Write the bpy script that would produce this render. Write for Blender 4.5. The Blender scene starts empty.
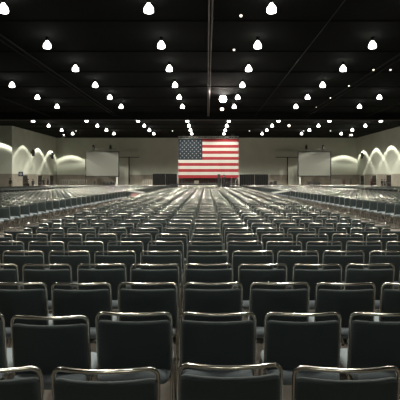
import bpy, bmesh, math, random
import numpy as np
from mathutils import Vector, Matrix
random.seed(7)
C = bpy.context.scene.collection
PI = math.pi
F = 470.0; CH = 1.77; VX = 207.0; VY = 178.0

def sx(px, d): return (px-VX)*d/F          # world x of something seen at px, d metres away
def sz(py, d): return CH+(VY-py)*d/F       # world height

# ------------------------------------------------------------------ materials
def mat(name, col, rough=.6, metal=0., emit=None, es=0., noise=None, spec=None, sheen=0):
    m = bpy.data.materials.new(name); m.use_nodes = True
    nt = m.node_tree; b = nt.nodes['Principled BSDF']
    b.inputs['Base Color'].default_value = (*col, 1)
    b.inputs['Roughness'].default_value = rough
    b.inputs['Metallic'].default_value = metal
    if spec is not None: b.inputs['Specular IOR Level'].default_value = spec
    if sheen: b.inputs['Sheen Weight'].default_value = sheen
    if emit:
        b.inputs['Emission Color'].default_value = (*emit, 1)
        b.inputs['Emission Strength'].default_value = es
    if noise:
        scale, amt, bump = noise
        tc = nt.nodes.new('ShaderNodeTexCoord'); n = nt.nodes.new('ShaderNodeTexNoise')
        n.inputs['Scale'].default_value = scale; n.inputs['Detail'].default_value = 5
        nt.links.new(tc.outputs['Object'], n.inputs['Vector'])
        r = nt.nodes.new('ShaderNodeValToRGB')
        r.color_ramp.elements[0].position = .3; r.color_ramp.elements[1].position = .7
        r.color_ramp.elements[0].color = (*[c*(1-amt) for c in col], 1)
        r.color_ramp.elements[1].color = (*[min(1, c*(1+amt)) for c in col], 1)
        nt.links.new(n.outputs['Fac'], r.inputs['Fac']); nt.links.new(r.outputs['Color'], b.inputs['Base Color'])
        if bump:
            bp = nt.nodes.new('ShaderNodeBump'); bp.inputs['Strength'].default_value = bump
            bp.inputs['Distance'].default_value = .01
            nt.links.new(n.outputs['Fac'], bp.inputs['Height']); nt.links.new(bp.outputs['Normal'], b.inputs['Normal'])
    return m

M = dict(
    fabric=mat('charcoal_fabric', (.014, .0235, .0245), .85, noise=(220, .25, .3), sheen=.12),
    chrome=mat('chrome_tube', (.52, .50, .44), .18, 1),
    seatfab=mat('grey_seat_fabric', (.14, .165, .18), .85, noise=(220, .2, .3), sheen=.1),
    glide=mat('black_plastic', (.02, .02, .02), .5),
    wall=mat('painted_wall', (.60, .625, .52), .9, noise=(.6, .05, 0)),
    wains=mat('tan_wall_panel', (.31, .28, .225), .8, noise=(1.5, .12, 0)),
    ceil=mat('black_ceiling', (.007, .0075, .0068), .95, noise=(.12, .4, 0), spec=.1),
    floor=mat('brown_floor', (.075, .063, .052), .75, noise=(3, .3, .2)),
    steel=mat('dark_steel', (.012, .012, .012), .7, 0, spec=.2),
    pipe=mat('grey_pipe', (.25, .215, .2), .5, .2),
    alum=mat('aluminium', (.55, .55, .52), .35, .9),
    black=mat('black_drape', (.004, .004, .004), .9),
    skirt=mat('dark_brown_drape', (.055, .048, .042), .9),
    case=mat('black_case', (.012, .012, .013), .5),
    screen=mat('screen_fabric', (.21, .215, .185), .8),
    frame=mat('screen_frame', (.02, .018, .016), .6),
    door=mat('dark_door', (.03, .024, .02), .5),
    white=mat('white_paint', (.6, .6, .55), .6),
    grey=mat('light_grey_paint', (.56, .57, .48), .8),
    red=mat('flag_red', (.33, .022, .03), .8),
    fwhite=mat('flag_white', (.60, .58, .53), .8),
    blue=mat('flag_blue', (.009, .016, .025), .8),
    star=mat('flag_star_white', (.22,.24,.25), .8),
    signblue=mat('sign_blue', (.01, .03, .12), .5),
    wood=mat('lectern_wood', (.42, .38, .30), .5),
    pink=mat('pink_sheet', (.38, .2, .18), .7),
    skin=mat('skin', (.35, .2, .14), .6), hair=mat('hair', (.02, .015, .012), .8),
    lampglass=mat('lamp_glass', (.9, .9, .85), .3, emit=(1, .985, .91), es=9),
    dimlamp=mat('pinpoint_lens', (.6, .6, .55), .4, emit=(1, .95, .8), es=2.2),
    warmlamp=mat('warm_lens', (.9, .7, .6), .3, emit=(1, .74, .60), es=4),
    spotlens=mat('spot_lens', (1, .95, .9), .3, emit=(1, .93, .85), es=60),
)

# ------------------------------------------------------------------ mesh builder
class MB:
    def __init__(s): s.v = []; s.f = []; s.m = []; s.mats = []
    def mi(s, m):
        if m not in s.mats: s.mats.append(m)
        return s.mats.index(m)
    def add(s, vs, fs, m):
        o = len(s.v); s.v += [tuple(p) for p in vs]; i = s.mi(m)
        s.f += [tuple(o+k for k in f) for f in fs]; s.m += [i]*len(fs); return s
    def box(s, x0, x1, y0, y1, z0, z1, m='wall'):
        vs = [(x, y, z) for z in (z0, z1) for y in (y0, y1) for x in (x0, x1)]
        return s.add(vs, [(0, 2, 3, 1), (4, 5, 7, 6), (0, 1, 5, 4), (2, 6, 7, 3), (0, 4, 6, 2), (1, 3, 7, 5)], m)
    def tube(s, pts, r, m='chrome', n=8, closed=False):
        pts = [Vector(p) for p in pts]; N = len(pts); vs = []; fs = []
        rs = r if isinstance(r, (list, tuple)) else [r]*N
        t0 = (pts[1]-pts[0]).normalized()
        up = Vector((0, 1, 0)) if abs(t0.y) < .8 else Vector((1, 0, 0))
        nrm = (up - t0*up.dot(t0)).normalized()
        for i, p in enumerate(pts):
            a = pts[i-1] if (i > 0 or closed) else p
            b = pts[(i+1) % N] if (i < N-1 or closed) else p
            t = (b-a).normalized(); nrm = (nrm - t*nrm.dot(t)).normalized(); bn = t.cross(nrm)
            for k in range(n):
                an = 2*PI*k/n; vs.append(p+(nrm*math.cos(an)+bn*math.sin(an))*rs[i])
        for i in range(N if closed else N-1):
            j = (i+1) % N
            for k in range(n):
                fs.append((i*n+k, i*n+(k+1) % n, j*n+(k+1) % n, j*n+k))
        if not closed:
            fs.append(tuple(range(n))[::-1]); fs.append(tuple((N-1)*n+k for k in range(n)))
        return s.add(vs, fs, m)
    def lathe(s, prof, m, n=16, c=(0, 0, 0), rot=None, cap=True):
        vs = []; fs = []
        for r, z in prof:
            for k in range(n):
                p = Vector((max(r, 1e-4)*math.cos(2*PI*k/n), max(r, 1e-4)*math.sin(2*PI*k/n), z))
                if rot: p = rot @ p
                vs.append(p+Vector(c))
        for i in range(len(prof)-1):
            for k in range(n): fs.append((i*n+k, i*n+(k+1) % n, (i+1)*n+(k+1) % n, (i+1)*n+k))
        if cap: fs.append(tuple(range(n))[::-1]); fs.append(tuple((len(prof)-1)*n+k for k in range(n)))
        return s.add(vs, fs, m)
    def pad(s, w, h, t, rc, rt, fn, m='fabric', nst=5, q=4):
        """rounded cushion: x across, h long, t thick; fn maps (x,h,t) to 3D"""
        xs = []
        for i in range(q): a = PI/2*i/q; xs.append((-w/2+rc*(1-math.cos(a)), rc*(1-math.sin(a)), rt*.8*(1-math.sin(a))))
        for i in range(nst+1): xs.append((-w/2+rc+(w-2*rc)*i/nst, 0, 0))
        for i in range(q-1, -1, -1): a = PI/2*i/q; xs.append((w/2-rc*(1-math.cos(a)), rc*(1-math.sin(a)), rt*.8*(1-math.sin(a))))
        vs = []; fs = []; n = 0
        for x, ih, it in xs:
            hh = h/2-ih; tt = t/2-it; r = min(rt, tt*.98); ring = []
            for cx, cy, a0 in ((1, 1, 0), (-1, 1, 90), (-1, -1, 180), (1, -1, 270)):
                for k in range(4):
                    a = math.radians(a0+30*k)
                    ring.append(fn(x, cx*(hh-r)+r*math.cos(a), cy*(tt-r)+r*math.sin(a)))
                if cx == 1 and cy == 1 or cx == -1 and cy == -1:      # a few points along the long sides so it can bend
                    for j in (1, 2, 3):
                        f = 1-j/2; ring.append(fn(x, cx*(hh-r)*f, cy*tt))
            n = len(ring); vs += ring
        for i in range(len(xs)-1):
            for k in range(n): fs.append((i*n+k, (i+1)*n+k, (i+1)*n+(k+1) % n, i*n+(k+1) % n))
        fs.append(tuple(range(n))); fs.append(tuple((len(xs)-1)*n+k for k in range(n))[::-1])
        return s.add(vs, fs, m)
    def mesh(s, name, smooth=False):
        me = bpy.data.meshes.new(name); me.from_pydata(s.v, [], s.f)
        for k in s.mats: me.materials.append(M[k])
        me.polygons.foreach_set('material_index', s.m)
        me.update()
        bm = bmesh.new(); bm.from_mesh(me); bmesh.ops.recalc_face_normals(bm, faces=bm.faces); bm.to_mesh(me); bm.free()
        if smooth:
            me.shade_smooth()
            try: me.set_sharp_from_angle(angle=math.radians(50))
            except Exception: pass
        return me
    def build(s, name, parent=None, smooth=False, loc=(0, 0, 0), rz=0):
        o = bpy.data.objects.new(name, s.mesh(name, smooth)); C.objects.link(o); o.location = loc; o.rotation_euler.z = rz
        if parent: o.parent = parent
        return o

def tag(o, label=None, cat=None, group=None, kind=None):
    if label: o['label'] = label
    if cat: o['category'] = cat
    if group: o['group'] = group
    if kind: o['kind'] = kind
    return o
def empty(name, loc=(0, 0, 0), rz=0, **k):
    o = bpy.data.objects.new(name, None); C.objects.link(o); o.location = loc; o.rotation_euler.z = rz
    o.empty_display_size = .2
    return tag(o, **k)
def copy_tree(o, parent=None):
    c = o.copy(); C.objects.link(c)
    if parent: c.parent = parent
    for ch in list(o.children): copy_tree(ch, c)
    return c
def struct(name, mb, smooth=False): return tag(mb.build(name, smooth=smooth), kind='structure')

ORD = ['first', 'second', 'third', 'fourth', 'fifth', 'sixth', 'seventh', 'eighth', 'ninth', 'tenth', 'eleventh', 'twelfth',
       'thirteenth', 'fourteenth', 'fifteenth', 'sixteenth', 'seventeenth', 'eighteenth', 'nineteenth', 'twentieth']
def ordn(i):
    if i < 20: return ORD[i]
    return {2: 'twenty', 3: 'thirty', 4: 'forty'}[(i+1)//10]+('-'+ORD[(i+1) % 10-1] if (i+1) % 10 else '')

# ------------------------------------------------------------------ the room
HC = CH+7.45; ZB = 87.0; XW = 27.8; ZR = 67.0; XO = 36.0; YN = -14.0; WH = 2.38
T = .3
struct('floor', MB().box(-XO-T, XW+T, YN-T, ZB+T, -.2, 0, 'floor'))
struct('ceiling', MB().box(-XO-T, XW+T, YN-T, ZB+T, HC, HC+.3, 'ceil'))
def wall(name, x0, x1, y0, y1, dx=0, dy=0):
    """painted wall above a tan lower panel; the panel stands dx/dy proud of the wall"""
    m = MB().box(x0, x1, y0, y1, 0, HC, 'wall'); struct(name, m)
wall('wall_back', -XW-T, XW+T, ZB, ZB+T)
wall('wall_right', XW, XW+T, YN, ZB)
wall('wall_left', -XW-T, -XW, ZR+.001, ZB)
wall('wall_left_return', -XO, -XW-T, ZR, ZR+T)
wall('wall_left_near', -XO-T, -XO, YN, ZR+T)
wall('wall_front', -XO-T, XW+T, YN-T, YN)
# tan lower wall panels
struct('trim_1', MB().box(-XW+.05, XW-.05, ZB-.04, ZB-.001, .0, WH, 'wains'))
doorz = [71.6, 77.9, 83.9]
def side_panels(x, s, a, b):
    m = MB(); cuts = [a]
    for z in doorz: cuts += [z-1.05, z+1.05]
    cuts.append(b)
    for i in range(0, len(cuts), 2): m.box(min(x, x+s*.04), max(x, x+s*.04), cuts[i], cuts[i+1], 0, WH, 'wains')
    for z in doorz: m.box(min(x, x+s*.04), max(x, x+s*.04), z-1.05, z+1.05, 2.27, WH, 'wains')
    return m
struct('trim_2', side_panels(-XW+.001, 1, ZR+.01, ZB-.05))
struct('trim_3', side_panels(XW-.001, -1, YN+.1, ZB-.05))
struct('trim_4', MB().box(-XO+.02, -XW-.01, ZR-.04, ZR-.001, 0, WH, 'wains'))
# doors (double, dark) in both side walls
n = 0
for s in (-1, 1):
    for z in doorz:
        n += 1
        x = s*(XW-.06)
        m = MB()
        for a, b in ((z-1.0, z-.02), (z+.02, z+1.0)): m.box(x-.03, x+.03, a, b, .01, 2.22, 'door')
        d = struct('door_%d' % n, m)
        f = MB()
        f.box(x-.05, x+.05, z-1.05, z-1.0, 0, 2.27, 'grey').box(x-.05, x+.05, z+1.0, z+1.05, 0, 2.27, 'grey').box(x-.05, x+.05, z-1.0, z+1.0, 2.22, 2.27, 'grey')
        f.build('door_frame', d)
        MB().box(x-s*.07-.02, x-s*.07+.02, z-.7, z-.1, 1.0, 1.05, 'alum').box(x-s*.07-.02, x-s*.07+.02, z+.1, z+.7, 1.0, 1.05, 'alum').build('push_bar', d)
# pier and header standing out of the back wall, both sides of the flag
for i, s in enumerate((-1, 1)):
    D = 86.4
    if s < 0: xa, xb, xc = sx(117, D), sx(129, D), sx(139.3, D)
    else: xa, xb, xc = sx(300, D), sx(287.5, D), sx(276, D)
    m = MB().box(min(xa, xb), max(xa, xb), D, ZB-.05, 0, sz(157.5, D), 'grey')
    m.box(xb-.08, xb+.08, D-.06, D+.1, 0, sz(157.5, D), 'steel')
    struct('trim_%d' % (5+2*i), m)
    m = MB().box(min(xa, xc), max(xa, xc), D-.15, ZB-.002, sz(157.3, D)+.01, sz(151, D), 'grey')
    m.box(min(xa, xc), max(xa, xc), D-.2, D-.15, sz(157.6, D), sz(157.0, D), 'steel')
    struct('trim_%d' % (6+2*i), m)
# ceiling header beam (track of a folding wall), purlins and long pipes
struct('trim_9', MB().box(-XO, XW, 54.0, 54.35, sz(120.1, 54.0), HC-.001, 'steel').box(-XO, XW, 53.97, 54.0, sz(120.3, 54), sz(119.6, 54), 'pipe'))
pur = MB()
for k in range(-6, 12): pur.box(-XO, XW, 19.6+5.35*k-2.7, 19.6+5.35*k-2.55, HC-.04, HC-.002, 'ceil') if k != 7 and not 53 < 19.6+5.35*k-2.6 < 55 else None
struct('trim_10', pur)
for nm, xs_, r in (('trim_11', (.09, .22), .035), ('trim_12', (-10.6, -10.2), .04), ('trim_13', (11.0, 11.5), .04), ('trim_14', (5.5,), .03), ('trim_15', (18.2,), .05), ('trim_16', (-18.0,), .05)):
    m = MB()
    for x in xs_: m.tube([(x, YN+1, HC-.34-r), (x, 53.8, HC-.34-r)], r, 'pipe' if nm == 'trim_11' else 'steel', 6)
    struct(nm, m, True)

# ------------------------------------------------------------------ lights
LC = (1, .97, .86)
LIGHT_E = 1150
def add_light(kind, name, loc, energy, parent=None, color=LC, **kw):
    l = bpy.data.lights.new(name, kind); l.energy = energy; l.color = color
    for k, v in kw.items(): setattr(l, k, v)
    o = bpy.data.objects.new(name, l); C.objects.link(o); o.location = loc
    if parent: o.parent = parent
    return o
def make_lamp():
    r = empty('high_bay_lamp')
    MB().lathe([(.05, .22), (.075, .20), (.10, .15), (.155, .08), (.19, .02), (.205, -.07), (.205, -.13), (.18, -.17), (.11, -.185), (.0, -.19)], 'lampglass', 18).build('lamp_shade', r, True)
    MB().lathe([(.0, .42), (.07, .41), (.09, .38), (.09, .27), (.075, .225), (.0, .22)], 'steel', 14).build('ballast_housing', r, True)
    MB().tube([(0, 0, .41), (0, 0, .43), (.0, 0, HC-CH-7.04)], .012, 'steel', 6).build('hanger', r, True)
    l = bpy.data.lights.new('lamp_bulb', 'SPOT'); l.energy = LIGHT_E; l.color = LC; l.spot_size = math.radians(150); l.spot_blend = .45; l.shadow_soft_size = .18
    o = bpy.data.objects.new('lamp_bulb', l); C.objects.link(o); o.parent = r; o.location = (0, 0, -.30)
    return r
ROWX = [-21.3, -14.75, -8.45, -2.42, 2.68, 8.75, 15.0, 21.3]
lamp0 = make_lamp(); used = False
for ri, X in enumerate(ROWX):
    idx = 0
    for k in (-6, -3, -2, -1, 0, 1, 2, 3, 4, 5, 7, 8, 9, 10):
        d = (.00593+.001625*k)*7.0*F if k < 7 else (.0175+.00172*(k-7))*7.0*F
        px = VX+X*F/d; py = VY-7*F/d
        vis = -3 < px < 403 and py > -4
        if not vis and not (d < 30 and abs(X) < (10 if k > -3 else 3)): continue  # rearmost lamps are unseen fill, added to lift near seats and chair backs
        if not used: o = lamp0; used = True
        else: o = copy_tree(lamp0)
        o.location = (X, d, CH+7.04); o.rotation_euler.z = random.random()*6
        if vis:
            o['label'] = 'white glowing bell lamp hanging in %s lamp row from left, %s from camera' % (ordn(ri), ordn(idx)); idx += 1
        else:
            o['label'] = 'unseen white bell lamp beyond the picture edge, %s lamp row from left, %s from rear' % (ordn(ri), ordn(max(0, k+4)))
        o['category'] = 'ceiling lamp'; o['group'] = 'high bay lamps under the black ceiling'

def ring_light(name, loc, ang, energy, sharp, parent, base=.18):
    """wall washer whose reflector throws a brighter rim at its cut-off angle (as its photometric file would)"""
    o = add_light('SPOT', name, loc, energy, parent, spot_size=2*math.radians(ang+3), spot_blend=.06, shadow_soft_size=.03)
    l = o.data; l.use_nodes = True; nt = l.node_tree
    em = [n for n in nt.nodes if n.type == 'EMISSION'][0]
    tc = nt.nodes.new('ShaderNodeTexCoord'); nm = nt.nodes.new('ShaderNodeVectorMath'); nm.operation = 'NORMALIZE'
    sp = nt.nodes.new('ShaderNodeSeparateXYZ')
    nt.links.new(tc.outputs['Normal'], nm.inputs[0]); nt.links.new(nm.outputs[0], sp.inputs[0])
    def mth(op, a, b=None):
        n = nt.nodes.new('ShaderNodeMath'); n.operation = op
        for i, v in enumerate((a, b)):
            if v is None: continue
            if isinstance(v, (int, float)): n.inputs[i].default_value = v
            else: nt.links.new(v, n.inputs[i])
        return n.outputs[0]
    c = mth('ABSOLUTE', sp.outputs['Z']); a = mth('ARCCOSINE', c)
    dlt = mth('DIVIDE', mth('SUBTRACT', a, math.radians(ang)), sharp)
    g = mth('EXPONENT', mth('MULTIPLY', mth('MULTIPLY', dlt, dlt), -1.0))
    nt.links.new(mth('ADD', g, base), em.inputs['Strength'])
    return o
def make_washer():
    r = empty('wall_washer')
    MB().lathe([(.13, .19), (.13, .0), (.14, .0), (.14, .2), (.0, .2)], 'steel', 12, cap=False).build('housing', r)
    MB().lathe([(.0, .05), (.10, .05), (.10, .08), (.0, .08)], 'dimlamp', 12).build('lens', r)
    return r
wz = [(71.0, 'left'), (77.3, 'left'), (83.6, 'left')]
w0 = make_washer(); first = True
def put_washer(x, y, ang, e, sharp, label, base=.07, flap=0):
    global first
    o = w0 if first else copy_tree(w0); first = False
    o.location = (x, y, HC-.2)
    ring_light('washer_bulb', (0, 0, -.03), ang, e*.17, sharp, o, base)
    if flap:  # added unseen plate, blocks the washer's spill onto the side wall
        MB().box(min(flap*.2, flap*.21), max(flap*.2, flap*.21), -.7, .40, -.5, .1, 'steel').box(min(flap*.14, flap*.21), max(flap*.14, flap*.21), -.05, .05, .1, .12, 'steel').build('added_spill_flap', o)
    tag(o, label, 'wall light', 'wall washers recessed in the ceiling')
for s, nm in ((-1, 'left'), (1, 'right')):
    for i, y in enumerate([71.0, 77.3, 83.6] + ([64.4, 57.8] if s > 0 else [])):
        put_washer(s*(XW-2.6), y, 46, 7000, .075, 'small ceiling light washing the %s wall, %s' % (nm, ['above its first door from camera', 'above its second door from camera', 'above its farthest door', 'at the picture edge', 'just outside the frame'][i]))
put_washer(-29.8, ZR-2.5, 46, 9000, .07, 'small ceiling light washing the wall bay at far left')
for x, y, nm in ((-23.0, 76.4, 'left'), (23.0, 76.4, 'right'), (.5, 72.3, 'middle')):
    put_washer(x, y, 66, 13000 if nm != 'middle' else 60000, .06, 'wide ceiling light washing the %s of the back wall' % nm, .1, flap={'left': -1, 'right': 1}.get(nm, 0))

# pinpoint lights on the ceiling
pp = MB().lathe([(.0, -.04), (.045, -.035), (.06, 0.), (.06, .04), (.0, .04)], 'dimlamp', 10).tube([(0, 0, .04), (0, 0, .36)], .01, 'steel', 5)
p0 = None
for px, py, w in ((241, 16, 'above the upper right of the flare lamp'), (234, 50, 'just left of the third central right bell lamp'), (349, 86, 'right of the fourth bell lamp on the right'), (373.5, 70, 'left one of two pinpoints at upper right'),
                  (390.5, 70, 'right one of two pinpoints at upper right'), (330.5, 98, 'lower end of the right diagonal dots'), (316.5, 107.5, 'lowest of the right diagonal dots'), (249.5, 131, 'right of the flag top'),
                  (330.5, 131, 'above the right projection screen'), (76, 131, 'at the upper left of the left projection screen'), (172.5, 131, 'left of the flag top'), (303.5, 131, 'left of the right screen lamps')):
    d = (HC-.36-CH)*F/(VY-py); 
    if p0 is None: p0 = pp.build('pinpoint_light', smooth=True); o = p0
    else: o = p0.copy(); C.objects.link(o)
    sc = min(max(1, d*.6/F/.06), 1.6); o.scale = (sc, sc, 1)
    o.location = (sx(px, d), d, HC-.36)
    tag(o, 'tiny dim ceiling light '+w, 'ceiling light', 'pinpoint lights on the ceiling')
for px, py, w in ((289, 125.6, 'warm pinkish round lamp left of the right screen lamps'), (351.5, 135, 'warm pinkish round lamp near the right wall corner'), (222, 109, 'small pinkish lamp just below the brilliant spotlight')):
    d = {289: 62, 351.5: 76, 222: 44}[px]
    r = empty('warm_lamp', (sx(px, d), d, sz(py, d)), label=w, cat='ceiling lamp')
    MB().lathe([(.0, -.16), (.13, -.13), (.18, -.02), (.14, .1), (.0, .14)], 'warmlamp', 14).build('lamp_globe', r, True)
    MB().tube([(0, 0, .13), (0, 0, HC-sz(py, d))], .015, 'steel', 6).build('hanger', r)

# the brilliant spotlight pointed at the seats
d = 42.0; sp = empty('stage_spotlight', (sx(223, d), d, sz(99, d)), label='brilliant round spotlight hanging above the flag, facing the camera', cat='spotlight')
R = Matrix.Rotation(math.radians(80), 3, 'X')
MB().lathe([(.0, .03), (.2, .02), (.32, -.01), (.33, -.04), (.0, -.05)], 'spotlens', 20, rot=R).build('lens', sp)
MB().lathe([(.335, -.05), (.335, .05), (.36, .05), (.36, -.05), (.28, -.40), (.12, -.48), (.0, -.48)], 'steel', 20, rot=R, cap=False).build('lamp_housing', sp, True)
MB().tube([(-.37, 0.1, 0), (-.37, .1, .45), (.37, .1, .45), (.37, .1, 0)], .02, 'steel', 6).build('yoke', sp)
MB().tube([(0, .1, .45), (0, .1, HC-sz(99, d))], .03, 'steel', 6).build('hanger', sp)
lo = add_light('SPOT', 'spot_bulb', (0, -.16, -.02), 420, sp, (1, .85, .75), spot_size=math.radians(70), spot_blend=.6, shadow_soft_size=.2)
lo.rotation_euler = (math.radians(72), 0, 0)
lo.rotation_euler = (-Vector((0, -1, -.32)).to_track_quat('-Z', 'Y').to_euler().x*0+Vector((0, -1, -.32)).to_track_quat('-Z', 'Y').to_euler().x, 0, Vector((0, -1, -.32)).to_track_quat('-Z', 'Y').to_euler().z)

# ------------------------------------------------------------------ chairs
CW = .532; RZ = .849; TR = .0108
def rail_y(x): return -.058*(1-(x/.265)**2)
def back_y(x, z):              # plane of the back, tilting forward going down, bowed to the rear in the middle
    return .06*(1-(z-.42)/.43) + rail_y(x)
def top_rail_pts(q=5, ns=8):
    hx = CW/2-TR; rc = .05; pts = []
    zs = [.43, .6, RZ-rc]
    L = [(-hx, back_y(-hx, z), z) for z in zs]
    for i in range(1, q+1):
        a = PI/2*i/q; x = -hx+rc*(1-math.cos(a)); z = RZ-rc+rc*math.sin(a); L.append((x, back_y(x, z), z))
    for i in range(1, ns):
        x = (-hx+rc)+(2*hx-2*rc)*i/ns; L.append((x, back_y(x, RZ), RZ))
    L2 = [(-x, y, z) for x, y, z in reversed(L[:3+q])]
    return L+L2
def make_chair():
    r = empty('padded_chair')
    MB().tube(top_rail_pts(), TR, 'chrome', 10).build('back_frame', r, True)
    MB().pad(.506, .375, .042, .035, .019, lambda x, h, t: Vector((x, back_y(x, .613+h)-.006+t, .613+h))).build('backrest', r, True)
    def seatfn(x, h, t):
        # h: + is front ; rear roll and front waterfall
        z = .415+t + .012*math.cos(x/.24*PI/2)*(1 if t > 0 else 0)
        if h > .17: z -= (h-.17)**2*2.2
        return Vector((x, .185+h, z))
    MB().pad(.485, .52, .085, .05, .040, seatfn, 'seatfab').build('seat', r, True)
    hx = CW/2-TR
    f = MB(); f.tube([(-hx+.02, .06, .36), (-hx+.02, .40, .36), (hx-.02, .40, .36), (hx-.02, .06, .36)], .0095, 'chrome', 8, closed=True)
    f.build('seat_frame', r, True)
    for s in (-1, 1):
        l = MB().tube([(s*hx, .058, .44), (s*hx, .05, .34), (s*hx, -.05, .012)], TR, 'chrome', 10).build('leg', r, True)
        MB().lathe([(.0, 0), (.016, 0), (.016, .02), (.0, .022)], 'glide', 10, c=(s*hx, -.051, 0)).build('foot_cap', l)
        l = MB().tube([(s*(hx-.02), .10, .36), (s*(hx-.012), .38, .365), (s*(hx-.01), .405, .34), (s*hx, .45, .012)], TR, 'chrome', 10).build('leg', r, True)
        MB().lathe([(.0, 0), (.016, 0), (.016, .02), (.0, .022)], 'glide', 10, c=(s*hx, .451, 0)).build('foot_cap', l)
    return r

def lod_chair():
    """light version of the same chair for the far rows"""
    m = MB(); hx = CW/2-TR
    U = top_rail_pts(2, 3)
    m.tube([(-hx, -.05, .0), (-hx, .05, .34)]+U+[(hx, .05, .34), (hx, -.05, .0)], TR, 'chrome', 5)
    for s in (-1, 1): m.tube([(s*(hx-.02), .1, .36), (s*(hx-.01), .405, .35), (s*hx, .45, 0)], TR, 'chrome', 4)
    vs = []; fs = []
    for x in (-.239, -.12, 0, .12, .239):
        for z in (.43, .80):
            for t in (-.021, .021): vs.append((x, back_y(x, z)+.004+t, z))
        
    for i in range(4):
        a = i*4; b = a+4
        for p, q in ((0, 1), (1, 3), (3, 2), (2, 0)): fs.append((a+p, a+q, b+q, b+p))
    fs += [(0, 2, 3, 1), (16, 17, 19, 18)]
    m.add(vs, fs, 'fabric')
    # seat: chamfered box
    vs = []
    for z, i in ((.375, .015), (.41, .0), (.457, .03)):
        vs += [(-.242+i, -.07+i, z), (.242-i, -.07+i, z), (.242-i, .445-i, z), (-.242+i, .445-i, z)]
    fs = [(3, 2, 1, 0), (8, 9, 10, 11)]
    for a in (0, 4):
        for k in range(4): fs.append((a+k, a+(k+1) % 4, a+4+(k+1) % 4, a+4+k))
    m.add(vs, fs, 'seatfab')
    return m.mesh('padded_chair_far', True)

PX = .578; DZ = .9; Z0 = 2.33
ROWOFF = [.109, .082, .056, .02, 0, -.03, 0]
spots = []   # (x, y, rz, block, row, col)
for r in range(49):
    off = ROWOFF[r] if r < len(ROWOFF) else random.uniform(-.015, .015)
    for c in range(-6, 7):
        x = off+c*PX+random.uniform(-.008, .008)
        if r == 0 and c < 0: x -= .018
        if (r, c) == (1, -2): x += .03
        y = Z0+DZ*r+random.uniform(-.012, .012)+{(0, -1): -.04, (0, -2): -.03, (0, 1): -.025, (1, -2): -.075}.get((r, c), 0)
        spots.append((x, y, random.uniform(-.012, .012), 'middle', r, c+6))
for r in range(13):
    for c in range(-6, 7):
        spots.append((c*PX, 50.3+DZ*r+random.uniform(-.02, .02), random.uniform(-.02, .02), 'front', r, c+5))
def block(edge_x, edge_z, ang, side, ncol, z0, z1, name, dz_=.85):
    """a block turned by ang towards the stage; its aisle edge passes (edge_x, edge_z)"""
    dx, dz = math.sin(ang), math.cos(ang)          # facing
    r = 0
    s0 = (z0-edge_z)/dz; s1 = (z1-edge_z)/dz; s = s0
    while s < s1:
        for c in range(ncol):
            x = edge_x+dx*s+side*(c*PX+.265)*dz; y = edge_z+dz*s-side*(c*PX+.265)*dx
            spots.append((x, y, -ang+random.uniform(-.015, .015), name, r, c))
        r += 1; s += dz_
block(-6.45, 14.6, math.atan(.042), -1, 13, 11.5, 61, 'left', .76)
block(6.75, 16, -math.atan(.046), 1, 12, 11.5, 61, 'right', .76)
block(-15.6, 34, math.atan(.10), -1, 13, 28, 61, 'far left')
block(15.2, 37, -math.atan(.12), 1, 13, 28, 61, 'far right')
def inview(x, y, m=8):
    px = VX+x*F/y
    return -m-.3*F/y < px < 400+m+.3*F/y
spots = [s for s in spots if inview(s[0], s[1], 10) and abs(s[0]) < 26.8]
spots.sort(key=lambda s: s[1])
def truly(s): return inview(s[0], s[1], -3 if s[1] < 12 else -2)
near = [s for s in spots if truly(s)][:300]
nearset = set(id(s) for s in near)
zmax = near[-1][1]
far = [s for s in spots if id(s) not in nearset]
# labels count what is in view: rows from the camera, seats from the left (middle block) or from the aisle (side blocks)
rowmin = {}
for s in near: rowmin[s[3]] = min(rowmin.get(s[3], 999), s[4])
byrow = {}
for s in near: byrow.setdefault((s[3], s[4]), []).append(s)
for k, v in byrow.items(): v.sort(key=lambda s: s[5])
ch0 = make_chair(); firstc = True
for s in near:
    x, y, rz, b, r, c = s
    if firstc: o = ch0; firstc = False
    else: o = copy_tree(ch0)
    o.location = (x, y, 0); o.rotation_euler.z = rz
    i = byrow[(b, r)].index(s); rr = r-rowmin[b]; nrow = len(byrow[(b, r)])
    if b == 'middle':
        if r == 0: lab = 'black chair cut by the bottom picture edge, %s from left' % ordn(i)
        elif r < 6: lab = 'black padded chair, chrome rail, %s row from camera, %s from left in view' % (ordn(rr), ordn(i))
        else: lab = 'black chair in middle block, %s row from camera, %s from its left aisle' % (ordn(rr), ordn(c))
    else:
        lab = 'black chair in %s block, %s row from camera in view, %s from middle aisle' % (b, ordn(rr), ordn(c))
    tag(o, lab, 'chair', 'black padded chairs with chrome rails')
# everything farther: one object
me = lod_chair(); nv = len(me.vertices)
co = np.empty(nv*3); me.vertices.foreach_get('co', co); co = co.reshape(-1, 3)
lt = np.array([p.loop_total for p in me.polygons]); mi = np.array([p.material_index for p in me.polygons])
lv = np.empty(len(me.loops), dtype=np.int64); me.loops.foreach_get('vertex_index', lv)
n = len(far); allco = []
for x, y, rz, *_ in far:
    rz += random.uniform(-.035, .035); y += random.uniform(-.04, .04)
    c_, s_ = math.cos(rz), math.sin(rz)
    allco.append(np.stack([co[:, 0]*c_-co[:, 1]*s_+x, co[:, 0]*s_+co[:, 1]*c_+y, co[:, 2]], 1))
allco = np.concatenate(allco); big = bpy.data.meshes.new('padded_chairs_far')
big.vertices.add(nv*n); big.vertices.foreach_set('co', allco.ravel())
big.loops.add(len(lv)*n); big.loops.foreach_set('vertex_index', (np.tile(lv, n)+np.repeat(np.arange(n)*nv, len(lv))).astype(np.int32))
big.polygons.add(len(lt)*n); ltt = np.tile(lt, n); big.polygons.foreach_set('loop_start', np.concatenate([[0], np.cumsum(ltt)[:-1]]).astype(np.int32))
big.polygons.foreach_set('material_index', np.tile(mi, n).astype(np.int32))
for m in me.materials: big.materials.append(m)
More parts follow.
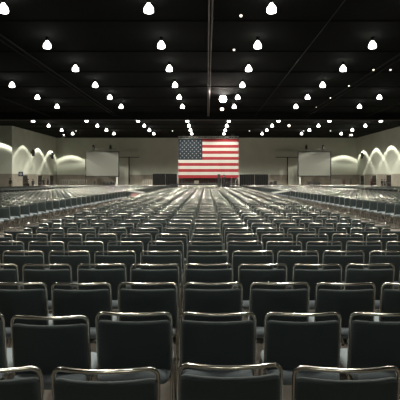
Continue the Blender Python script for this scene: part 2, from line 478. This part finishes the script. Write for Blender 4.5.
big.update(calc_edges=True); big.validate(); big.shade_smooth(); big.set_sharp_from_angle(angle=math.radians(50))
o = bpy.data.objects.new('padded_chairs', big); C.objects.link(o)
tag(o, 'distant rows of black padded chairs with chrome rails filling the hall floor', 'chairs', kind='stuff')

# ------------------------------------------------------------------ flag, truss, stage
D = 66.0; fx0, fx1 = sx(178.3, D), sx(238.6, D); fz1, fz0 = sz(138.8, D), sz(178.0, D)
FW, FH = fx1-fx0, fz1-fz0
def fy(x): return D+.05*math.sin(x*1.7)+.03*math.sin(x*4.1+1)
fm = MB(); NX = 50; sh = FH/13; cw = .395*FW
for side, dy in ((0, 0), (1, .02)):
    for i in range(13):
        za, zb = fz1-sh*(i+1), fz1-sh*i
        for j in range(NX):
            xa, xb = fx0+FW*j/NX, fx0+FW*(j+1)/NX
            cant = i < 7 and (xa+xb)/2 < fx0+cw
            q = [(xa, fy(xa)+dy, za), (xb, fy(xb)+dy, za), (xb, fy(xb)+dy, zb), (xa, fy(xa)+dy, zb)]
            fm.add(q if not side else q[::-1], [(0, 1, 2, 3)], 'blue' if cant else ('red' if i % 2 == 0 else 'fwhite'))
cwx = FW*math.ceil(cw/FW*NX-.5)/NX
for row in range(9):
    for k in range(6 if row % 2 == 0 else 5):
        cx = fx0+cwx*((2*k+1 if row % 2 == 0 else 2*k+2)/12); cz = fz1-7*sh*(row+1)/10
        vs = [(cx, fy(cx)-.02, cz)]
        for a in range(10):
            rr = .125 if a % 2 == 0 else .05; an = PI/2+a*PI/5
            vs.append((cx+rr*math.cos(an), fy(cx+rr*math.cos(an))-.015, cz+rr*math.sin(an)))
        fm.add(vs, [(0, 1+(a+1) % 10, 1+a) for a in range(10)], 'star')
fl = fm.build('flag')
for k in range(15):
    x = fx0+.1+(FW-.2)*k/14; MB().tube([(x, fy(x)+.01, fz1-.02), (x, D-.16, fz1+.06)], .012, 'fwhite', 5).build('tie', fl)
tag(fl, 'huge American flag hanging flat from a truss above the stage', 'flag')
for p in fl.data.polygons: pass
tr = empty('lighting_truss', (0, D, 0), label='aluminium box truss the big flag hangs from', cat='truss')
t = MB(); z1, z0 = sz(136.4, D), sz(138.7, D); xa, xb = fx0-.02, fx1+.02
for yy in (-.16, .16):
    for zz in (z0, z1): t.tube([(xa, yy, zz), (xb, yy, zz)], .03, 'alum', 6)
t.build('chord', tr, True)
t = MB(); nb = 20
for i in range(nb):
    u0 = xa+(xb-xa)*i/nb; u1 = xa+(xb-xa)*(i+1)/nb; a, b = (z0, z1) if i % 2 else (z1, z0)
    for yy in (-.16, .16): t.tube([(u0, yy, a), (u1, yy, b)], .018, 'alum', 5)
    t.tube([(u0, -.16, z1), (u1, .16, z1)], .018, 'alum', 5)
t.build('lacing', tr)
for x in (xa+.8, xb-.8):
    MB().tube([(x, 0, z1), (x, 0, HC-.001)], .02, 'steel', 5).build('hoist_chain', tr)
    MB().box(x-.18, x+.18, -.15, .15, z1, z1+.35, 'case').build('hoist_motor', tr)
# stage
sxa, sxb = sx(177.7, 64.6)+.12, sx(239, 64.6)-.12
st = empty('stage_platform', ((sxa+sxb)/2, 65, 0), label='low stage with dark skirt below the flag', cat='stage')
hw = (sxb-sxa)/2
MB().box(-hw, hw, -2.1, 2.4, .88, .98, 'case').build('stage_deck', st)
def drape(x0, x1, y, z0, z1, m, amp=.05, wl=.28, name='drape', parent=None):
    b = MB(); n = max(8, int((x1-x0)/wl*8)); vs = []; fs = []
    for j in range(n+1):
        x = x0+(x1-x0)*j/n; yy = y+amp*math.sin(2*PI*(x-x0)/wl)
        for dy in (0, .02): vs += [(x, yy+dy, z0), (x, yy+dy, z1)]
    for j in range(n):
        a = j*4; c = a+4
        fs += [(a, c, c+1, a+1), (a+2, a+3, c+3, c+2), (a+1, c+1, c+3, a+3), (a, a+2, c+2, c)]
    fs += [(0, 1, 3, 2), (n*4, n*4+2, n*4+3, n*4+1)]
    b.add(vs, fs, m); return b.build(name, parent, True)
drape(-hw, hw, -2.13, .02, .88, 'black', .03, .3, 'stage_skirt', st)
for x in (-hw+.3, -hw/3, hw/3, hw-.3):
    MB().box(x-.04, x+.04, -1.7, -1.6, 0, .88, 'steel').box(x-.04, x+.04, 1.9, 2.0, 0, .88, 'steel').build('leg', st)
bd = empty('drape_wall', ((fx0+fx1)/2, 66.7, 0), label='dark brown drape hanging behind the stage below the flag', cat='curtain')
drape(-FW/2, FW/2, 0, .985, 2.05, 'skirt', .05, .35, 'drape', bd)
MB().tube([(-FW/2, 0, 2.07), (FW/2, 0, 2.07)], .025, 'alum', 6).build('crossbar', bd)
for x in (-FW/2, 0, FW/2): MB().tube([(x, .1, .985), (x, .1, 2.07)], .025, 'alum', 6).build('upright', bd)
# pale box on the stage
le = empty('storage_box', (sx(196.5, 63.8), 63.8, .98), label='small pale box standing on the stage below the flag', cat='box')
MB().box(-.3, .3, -.2, .2, 0, .34, 'wood').build('body', le)
MB().box(-.32, .32, -.22, .22, .34, .42, 'wood').build('lid', le)
MB().tube([(-.08, -.2, .24), (-.08, -.25, .24), (.08, -.25, .24), (.08, -.2, .24)], .01, 'steel', 6).build('handle', le)
# black pipe and drape panels each side
for (a, b, top, side) in ((152.6, 177.2, 174.0, 'left'), (239.2, 268.6, 174.6, 'right')):
    dd = 64.6; x0, x1 = sx(a, dd), sx(b, dd); zt = sz(top, dd); xm = (x0+x1)/2
    e = empty('curtain_panel', (xm, dd+.0, 0), label='wide black curtain panel on a pipe frame %s of the flag' % side, cat='curtain', group='black curtains beside the stage')
    w = (x1-x0)/2
    xs_ = (-w, -w+(w*2)*.52, w)
    for i in range(2): drape(xs_[i]+.03, xs_[i+1]-.03, 0, .05, zt, 'black', .03, .3, 'drape', e)
    MB().tube([(-w, .08, zt+.02), (w, .08, zt+.02)], .022, 'steel', 6).build('crossbar', e)
    for x in xs_:
        MB().tube([(x, .08, 0), (x, .08, zt+.04)], .022, 'alum', 6).build('upright', e)
        MB().box(x-.2, x+.2, -.1, .25, 0, .02, 'steel').build('base_plate', e)

# ------------------------------------------------------------------ projection screens
def screen(a, b, t0, t1, side, legpx):
    dd = 80.0; x0, x1 = sx(a, dd), sx(b, dd); zt, zb = sz(t0, dd), sz(t1, dd); xm = (x0+x1)/2; w = (x1-x0)/2
    e = empty('projection_screen', (xm, dd, 0), label='big grey projection screen in a black frame on the %s of the flag' % side, cat='projection screen', group='projection screens')
    MB().box(-w+.1, w-.1, -.01, .01, zb+.1, zt-.1, 'screen').build('screen_surface', e)
    fr = MB(); k = .16
    fr.box(-w, w, -.04, .04, zt-k, zt, 'frame').box(-w, w, -.04, .04, zb, zb+k, 'frame').box(-w, -w+k, -.04, .04, zb+k, zt-k, 'frame').box(w-k, w, -.04, .04, zb+k, zt-k, 'frame')
    fr.build('screen_frame', e)
    for s in (-1, 1):
        MB().box(s*(w-.1)-.04, s*(w-.1)+.04, .05, .13, 0, zb+.5, 'steel').box(s*(w-.1)-.04, s*(w-.1)+.04, -.5, .8, 0, .06, 'steel').build('leg', e)
    # lamps on arms along the top edge
    MB().tube([(-w*.55, -.25, zt+.35), (w*.85, -.25, zt+.35)], .05, 'pipe', 6).tube([(-w*.5, 0, zt), (-w*.5, -.25, zt+.35)], .03, 'steel', 5).tube([(w*.5, 0, zt), (w*.5, -.25, zt+.35)], .03, 'steel', 5).build('lamp_bar', e)
    for xx in (-w*.5, w*.5):
        MB().lathe([(.0, .35), (.13, .33), (.2, .0), (.24, -.35), (.2, -.36), (.0, -.3)], 'frame', 12, c=(xx, -.25, zt+.75), rot=None).build('spot_lamp', e, True)
    return e
screen(85.2, 119.3, 151.3, 176.8, 'left', 117)
screen(297.6, 331.2, 151.3, 176.5, 'right', 300)
for px, nm in ((117, 'left'), (300, 'right')):
    dd = 79.0; e = empty('support_post', (sx(px, dd), dd, 0), label='pale upright post standing under the %s projection screen' % nm, cat='post')
    MB().box(-.11, .11, -.11, .11, .03, sz(177.2, dd), 'white').build('shaft', e); MB().box(-.2, .2, -.2, .2, 0, .03, 'steel').build('base_plate', e)
# tables with equipment under the screens
def av_table(px0, px1, dd, nm):
    x0, x1 = sx(px0, dd), sx(px1, dd); w = (x1-x0)/2; xm = (x0+x1)/2
    e = empty('equipment_table', (xm, dd, 0), label='dark skirted table with equipment below the %s screen' % nm, cat='table')
    MB().box(-w, w, -.38, .38, .72, .75, 'case').build('tabletop', e)
    for s in (-1, 1):
        for q in (-1, 1): MB().tube([(s*(w-.1), q*.3, 0), (s*(w-.1), q*.3, .72)], .02, 'alum', 6).build('leg', e)
    drape(-w+.01, w-.01, -.43, .05, .71, 'black', .02, .2, 'table_skirt', e)
    for i, (u, ww, hh) in enumerate(((-.72, .2, .45), (-.2, .24, .3), (.32, .2, .55), (.75, .17, .35))):
        c = MB().box(-ww, ww, -.2, .2, .0, hh, 'case').box(-ww-.01, ww+.01, -.215, -.2, hh*.8, hh*.86, 'alum').build('equipment_case', loc=(xm+u*w, dd, .75))
        tag(c, 'black equipment case, %s from left on the %s table' % (ordn(i), nm), 'case', 'cases on the tables below the screens')
av_table(103, 115.5, 78.0, 'left'); av_table(307, 321, 78.0, 'right')
# steel racks against the back wall
rk = None
for px0, px1, w in ((60, 68.5, 'leftmost under the left back wall'), (69.5, 78, 'second from the left wall corner'), (79, 86.5, 'just left of the left screen'), (143, 151.5, 'just left of the left black curtain'), (333, 341, 'just right of the right screen')):
    dd = 84.5; x0, x1 = sx(px0, dd), sx(px1, dd); xm, hw_ = (x0+x1)/2, (x1-x0)/2; zt = 1.42
    e = empty('steel_rack', (xm, dd, 0), label='pale steel rack frame standing '+w, cat='rack', group='steel racks along the back wall')
    b = MB().tube([(-hw_, 0, .1), (-hw_, 0, zt), (hw_, 0, zt), (hw_, 0, .1)], .035, 'white', 6).build('rack_frame', e)
    g = MB()
    for k in range(1, 4): g.tube([(-hw_+2*hw_*k/4, 0, .3), (-hw_+2*hw_*k/4, 0, zt)], .022, 'white', 5)
    g.tube([(-hw_, 0, .3), (hw_, 0, .3)], .025, 'white', 5).build('bars', e)
    for s in (-1, 1): MB().box(s*hw_-.03, s*hw_+.03, -.3, .3, 0, .1, 'steel').build('foot', e)

# ------------------------------------------------------------------ camera riser in the cross aisle
dd = 46.6; x0, x1 = sx(221, dd), sx(239, dd); w = (x1-x0)/2; xm = (x0+x1)/2
ri = empty('camera_riser', (xm, dd, 0), label='dark camera platform with pale handrails in front of the flag', cat='platform')
MB().box(-w, w, -.5, .5, .46, .55, 'case').build('deck', ri)
drape(-w, w, -.53, .02, .46, 'black', .015, .2, 'skirt', ri)
for s in (-1, 1):
    for q in (-.42, .42): MB().box(s*(w-.06)-.03, s*(w-.06)+.03, q-.03, q+.03, 0, .46, 'steel').build('leg', ri)
rr = MB()
for x in (-w+.03, w*.12): rr.tube([(x, -.45, .55), (x, -.45, 1.8)], .025, 'alum', 6)
rr.tube([(-w+.03, -.45, .82), (w*.12, -.45, .82)], .025, 'alum', 6)
rr.build('handrail', ri)
MB().tube([(w*.95, -.45, .55), (w*.95, -.45, 1.85)], .03, 'white', 6).tube([(w*.45, -.45, .55), (w*.62, -.45, 1.5), (w*.8, -.45, 1.8)], .025, 'alum', 6).build('stair_rail', ri)
MB().box(-w+.1, w*.05, .42, .44, .9, 1.45, 'case').build('back_panel', ri)
# speaker tower, cases
e = empty('loudspeaker_tower', (sx(218.9, 46.75), 46.75, 0), label='tall black loudspeaker tower left of the camera platform', cat='loudspeaker')
MB().box(-.13, .13, -.15, .15, .05, 2.14, 'case').build('cabinet', e)
MB().box(-.22, .22, -.22, .22, 0, .05, 'case').build('base', e)
MB().box(-.1, .1, -.165, -.15, .3, 2.08, 'frame').build('grille', e)
e = empty('flight_case', (sx(174, 47.0), 47.0, 0), label='black flight case in the cross aisle left of the bright seats', cat='case')
MB().box(-.42, .42, -.3, .3, .12, 1.15, 'case').build('body', e)
MB().box(-.43, .43, -.31, .31, .78, .81, 'steel').build('lid_seam', e)
for a in (-1, 1):
    for b in (-1, 1): MB().lathe([(.0, 0), (.05, 0), (.05, .12), (.0, .12)], 'glide', 8, c=(a*.33, b*.22, 0)).build('caster', e)
e = empty('flight_case', (sx(244.5, 47.0), 47.0, 0), label='black flight case in the cross aisle right of the camera platform', cat='case')
MB().box(-.3, .3, -.3, .3, .12, 1.02, 'case').build('body', e)
MB().box(-.31, .31, -.31, .31, .7, .73, 'steel').build('lid_seam', e)
for a in (-1, 1):
    for b in (-1, 1): MB().lathe([(.0, 0), (.05, 0), (.05, .12), (.0, .12)], 'glide', 8, c=(a*.22, b*.22, 0)).build('caster', e)

# ------------------------------------------------------------------ people
def person(loc, rz, label, top, trousers, scale=1, arm=0, hair='hair'):
    J = {'pel': (0, 0, .95), 'waist': (0, 0, 1.10), 'chest': (0, .01, 1.32), 'neck': (0, 0, 1.47), 'nk2': (0, -.01, 1.53), 'head': (0, -.02, 1.62), 'crown': (0, -.01, 1.70)}
    R_ = {'pel': (.16, .11), 'waist': (.14, .10), 'chest': (.17, .115), 'neck': (.07, .07), 'nk2': (.052, .055), 'head': (.078, .098), 'crown': (.06, .075)}
    Ed = [('pel', 'waist'), ('waist', 'chest'), ('chest', 'neck'), ('neck', 'nk2'), ('nk2', 'head'), ('head', 'crown')]
    for s, t in ((-1, 'l'), (1, 'r')):
        J['hip'+t] = (s*.1, 0, .88); R_['hip'+t] = (.09, .09)
        J['kn'+t] = (s*.11, -.02, .5); R_['kn'+t] = (.062, .062)
        J['an'+t] = (s*.12, .01, .09); R_['an'+t] = (.042, .045)
        J['to'+t] = (s*.13, -.17, .045); R_['to'+t] = (.042, .035)
        J['sh'+t] = (s*.19, 0, 1.42); R_['sh'+t] = (.055, .055)
        if arm and s > 0: J['el'+t] = (s*.25, -.02, 1.17); J['wr'+t] = (s*.17, -.24, 1.22); J['ha'+t] = (s*.14, -.31, 1.25)
        else: J['el'+t] = (s*.25, .02, 1.13); J['wr'+t] = (s*.27, -.06, .89); J['ha'+t] = (s*.26, -.09, .80)
        R_['el'+t] = (.042, .042); R_['wr'+t] = (.028, .028); R_['ha'+t] = (.03, .04)
        Ed += [('pel', 'hip'+t), ('hip'+t, 'kn'+t), ('kn'+t, 'an'+t), ('an'+t, 'to'+t), ('chest', 'sh'+t), ('sh'+t, 'el'+t), ('el'+t, 'wr'+t), ('wr'+t, 'ha'+t)]
        # fingers
        h = Vector(J['ha'+t]); w_ = Vector(J['wr'+t]); dr = (h-w_).normalized()
        for k in range(5):
            nm = 'f%d%s' % (k, t)
            off = Vector((0, -.03+.018*k, 0)) if k < 4 else Vector((-s*.02, -.045, .03))
            J[nm] = tuple(h+dr*(.07 if k < 4 else .02)+off); R_[nm] = (.009, .009); Ed.append(('ha'+t, nm))
    names = list(J); me = bpy.data.meshes.new('person')
    me.from_pydata([J[k] for k in names], [(names.index(a), names.index(b)) for a, b in Ed], [])
    tmp = bpy.data.objects.new('tmp', me); C.objects.link(tmp)
    md = tmp.modifiers.new('s', 'SKIN')
    for i, k in enumerate(names): me.skin_vertices[0].data[i].radius = R_[k]
    me.skin_vertices[0].data[0].use_root = True
    sb = tmp.modifiers.new('u', 'SUBSURF'); sb.levels = 1
    bpy.context.view_layer.update()
    ev = tmp.evaluated_get(bpy.context.evaluated_depsgraph_get())
    nm = bpy.data.meshes.new_from_object(ev); bpy.data.objects.remove(tmp)
    nm.materials.clear()
    tm = mat('clothing_top', top, .9); bmm = mat('clothing_trousers', trousers, .9)
    for m in (M['skin'], tm, bmm, M['glide']): nm.materials.append(m)
    for p in nm.polygons:
        z = p.center.z; x = abs(p.center.x)
        if z > 1.49: k = 0
        elif x > .2 and z < .93 and z > .6: k = 0
        elif z > .97 or x > .21: k = 1
        elif z > .1: k = 2
        else: k = 3
        if arm and p.center.y < -.22 and z > 1: k = 0
        p.material_index = k
    nm.shade_smooth()
    o = bpy.data.objects.new('person', nm); C.objects.link(o); o.location = loc; o.rotation_euler.z = rz; o.scale = (scale,)*3
    tag(o, label, 'person')
    h = MB().lathe([(.0, .125), (.06, .115), (.092, .07), (.105, .0), (.10, -.05), (.09, -.06), (.085, -.02)], hair, 14, c=(0, 0, 0))
    h.v = [(x, y*1.12+.012 + (.02 if z < 0 else 0), z+1.645) for x, y, z in h.v]
    h.build('hair', o, True)
    f = MB().lathe([(.0, .03), (.012, .01), (.018, -.015), (.0, -.025)], 'skin', 8, c=(0, -.118, 1.61))
    for s in (-1, 1): f.lathe([(.0, .008), (.009, .0), (.0, -.008)], 'hair', 6, c=(s*.032, -.108, 1.635)); f.lathe([(.0, .03), (.012, .0), (.0, -.03)], 'skin', 6, c=(s*.086, 0, 1.62))
    f.lathe([(.0, .005), (.02, .0), (.0, -.005)], 'pink', 8, c=(0, -.103, 1.565))
    f.build('face', o, True)
    return o
dk = (.02, .02, .022)
person((sx(10.5, 65.5), 65.5, 0), 2.8, 'person in dark top with pale trousers standing by the far left wall bay', (.03, .03, .03), (.2, .18, .15))
person((sx(28.3, 72), 72, 0), 2.4, 'person in pale shirt standing right of the nearest left door', (.4, .38, .32), dk, .93)
person((sx(33, 73.5), 73.5, 0), .6, 'person in dark clothing standing between the two nearer left doors', dk, dk, .93)
person((sx(43.6, 74), 74, 0), .4, 'person in black standing right of the middle left door', dk, dk, .99, 1)
person((sx(48, 76), 76, 0), -.6, 'person in grey top standing just left of the farthest left door', (.06, .06, .06), dk, .95)
person((sx(371.4, 74), 74, 0), -2.6, 'person in brown top standing left of the middle right door', (.12, .05, .04), dk, .96)
person((sx(382, 73), 73, 0), .5, 'person in dark clothing standing between the two nearer right doors', dk, dk, .92, 1)
person((sx(384.8, 70.5), 70.5, 0), -.4, 'person in grey top beside the dark clothed person between right doors', (.08, .08, .08), dk, .9)
person((sx(351, 78), 78, 0), 1.0, 'person in black standing in the right back corner of the hall', dk, dk, .92)
person((sx(344, 80), 80, 0), 0, 'person in dark red top standing right of the right screen', (.1, .03, .03), dk, .9)
person((sx(94.5, 78), 78, 0), 0.5, 'person in black standing under the left projection screen', dk, dk, .9)
person((sx(224.0, 46.7), 46.75, .55), 3.14, 'person in black standing on the camera platform', dk, dk, .88, 1)
# stacked dark equipment near the right curtain
for i, px in enumerate((271.0, 275.2)):
    c = MB().box(-.25, .25, -.3, .3, 0, [1.15, 1.3][i], 'case').box(-.26, .26, -.31, -.3, .5, .54, 'steel').build('packing_crate', loc=(sx(px, 76), 76, 0))
    tag(c, 'black packing crate, %s of two standing right of the right black curtain' % ['left', 'right'][i], 'crate', 'crates by the right curtain')

# restroom sign sticking out of the left wall
e = empty('blade_sign', (-XW+.06, 69.2, sz(174, 69.2)), label='blue restroom sign projecting from the left wall before the first door', cat='sign')
MB().box(0, .66, -.03, .03, -.33, .33, 'signblue').build('sign_panel', e)
RX = Matrix.Rotation(PI/2, 3, 'X')
MB().lathe([(.0, .0), (.21, .0), (.21, .012), (.0, .012)], 'white', 20, c=(.33, -.032, 0), rot=RX).build('white_disc', e)
f = MB()
for s in (-1, 1):
    f.lathe([(.0, .0), (.03, .0), (.03, .01), (.0, .01)], 'signblue', 10, c=(.33+s*.08, -.046, .1), rot=RX)
    f.box(.33+s*.08-.035, .33+s*.08+.035, -.056, -.046, -.12, .06, 'signblue')
f.build('figure_symbols', e)
# dark loudspeakers mounted on the side walls
for s, y, hp, nm in ((-1, 74.3, 152.5, 'left wall, nearer the camera'), (-1, 83.5, 155.5, 'left wall, nearer the back corner'), (1, 83.3, 155.3, 'right wall above the farthest door')):
    e = empty('wall_loudspeaker', (s*(XW-.02), y, sz(hp, y)), label='small dark loudspeaker mounted high on the '+nm, cat='loudspeaker', group='loudspeakers on the side walls')
    MB().box(-.02, .02, -.15, .15, -.2, .2, 'steel').box(min(0, -s*.2), max(0, -s*.2), -.04, .04, -.04, .04, 'steel').build('bracket', e)
    MB().box(.2 if s < 0 else -.5, .5 if s < 0 else -.2, -.2, .2, -.6, .45, 'case').build('cabinet', e)

# rope and board barriers lying across the side aisles
def barrier(xc, y, rz, nm, sheet):
    e = empty('aisle_barrier', (xc, y, 0), rz, label='pale %s barrier standing across the %s aisle' % ('board', nm), cat='barrier')
    for x in (-.55, .55):
        MB().tube([(x, -.25, 0), (x, 0, .95 if x < 0 else .72)], .022, 'steel', 6).tube([(x, .25, 0), (x, 0, .95 if x < 0 else .72)], .022, 'steel', 6).build('trestle_leg', e)
    MB().add([(-.64, -.03, .87), (.64, -.03, .66), (.64, .0, .66), (-.64, .0, .87), (-.64, -.03, .99), (.64, -.03, .78), (.64, .0, .78), (-.64, .0, .99)],
             [(0, 3, 2, 1), (4, 5, 6, 7), (0, 1, 5, 4), (1, 2, 6, 5), (2, 3, 7, 6), (3, 0, 4, 7)], 'white').build('board', e)
    if sheet: MB().box(-.3, .2, -.06, -.045, .44, .68, 'pink').build('pink_sheet', e)
barrier(sx(135.5, 33), 33, 0, 'left', True)
barrier(sx(281, 32.5), 32.5, PI, 'right', False)

# ------------------------------------------------------------------ camera, world, view
cam = bpy.data.cameras.new('camera'); co_ = bpy.data.objects.new('camera', cam); C.objects.link(co_)
co_.location = (0, 0, CH); co_.rotation_euler = (PI/2, 0, 0)
cam.sensor_width = 36; cam.lens = F/400*36; cam.shift_x = -(VX-200)/400; cam.shift_y = -(200-VY)/400
cam.clip_end = 300; cam.clip_start = .05
S = bpy.context.scene; S.camera = co_
wd = bpy.data.worlds.new('world'); S.world = wd; wd.use_nodes = True
wd.node_tree.nodes['Background'].inputs[0].default_value = (.8, .85, 1, 1); wd.node_tree.nodes['Background'].inputs[1].default_value = .0
vs_ = S.view_settings; vs_.view_transform = 'Standard'; vs_.look = 'None'; vs_.gamma = 1; vs_.exposure = 0.0
vs_.use_curve_mapping = False
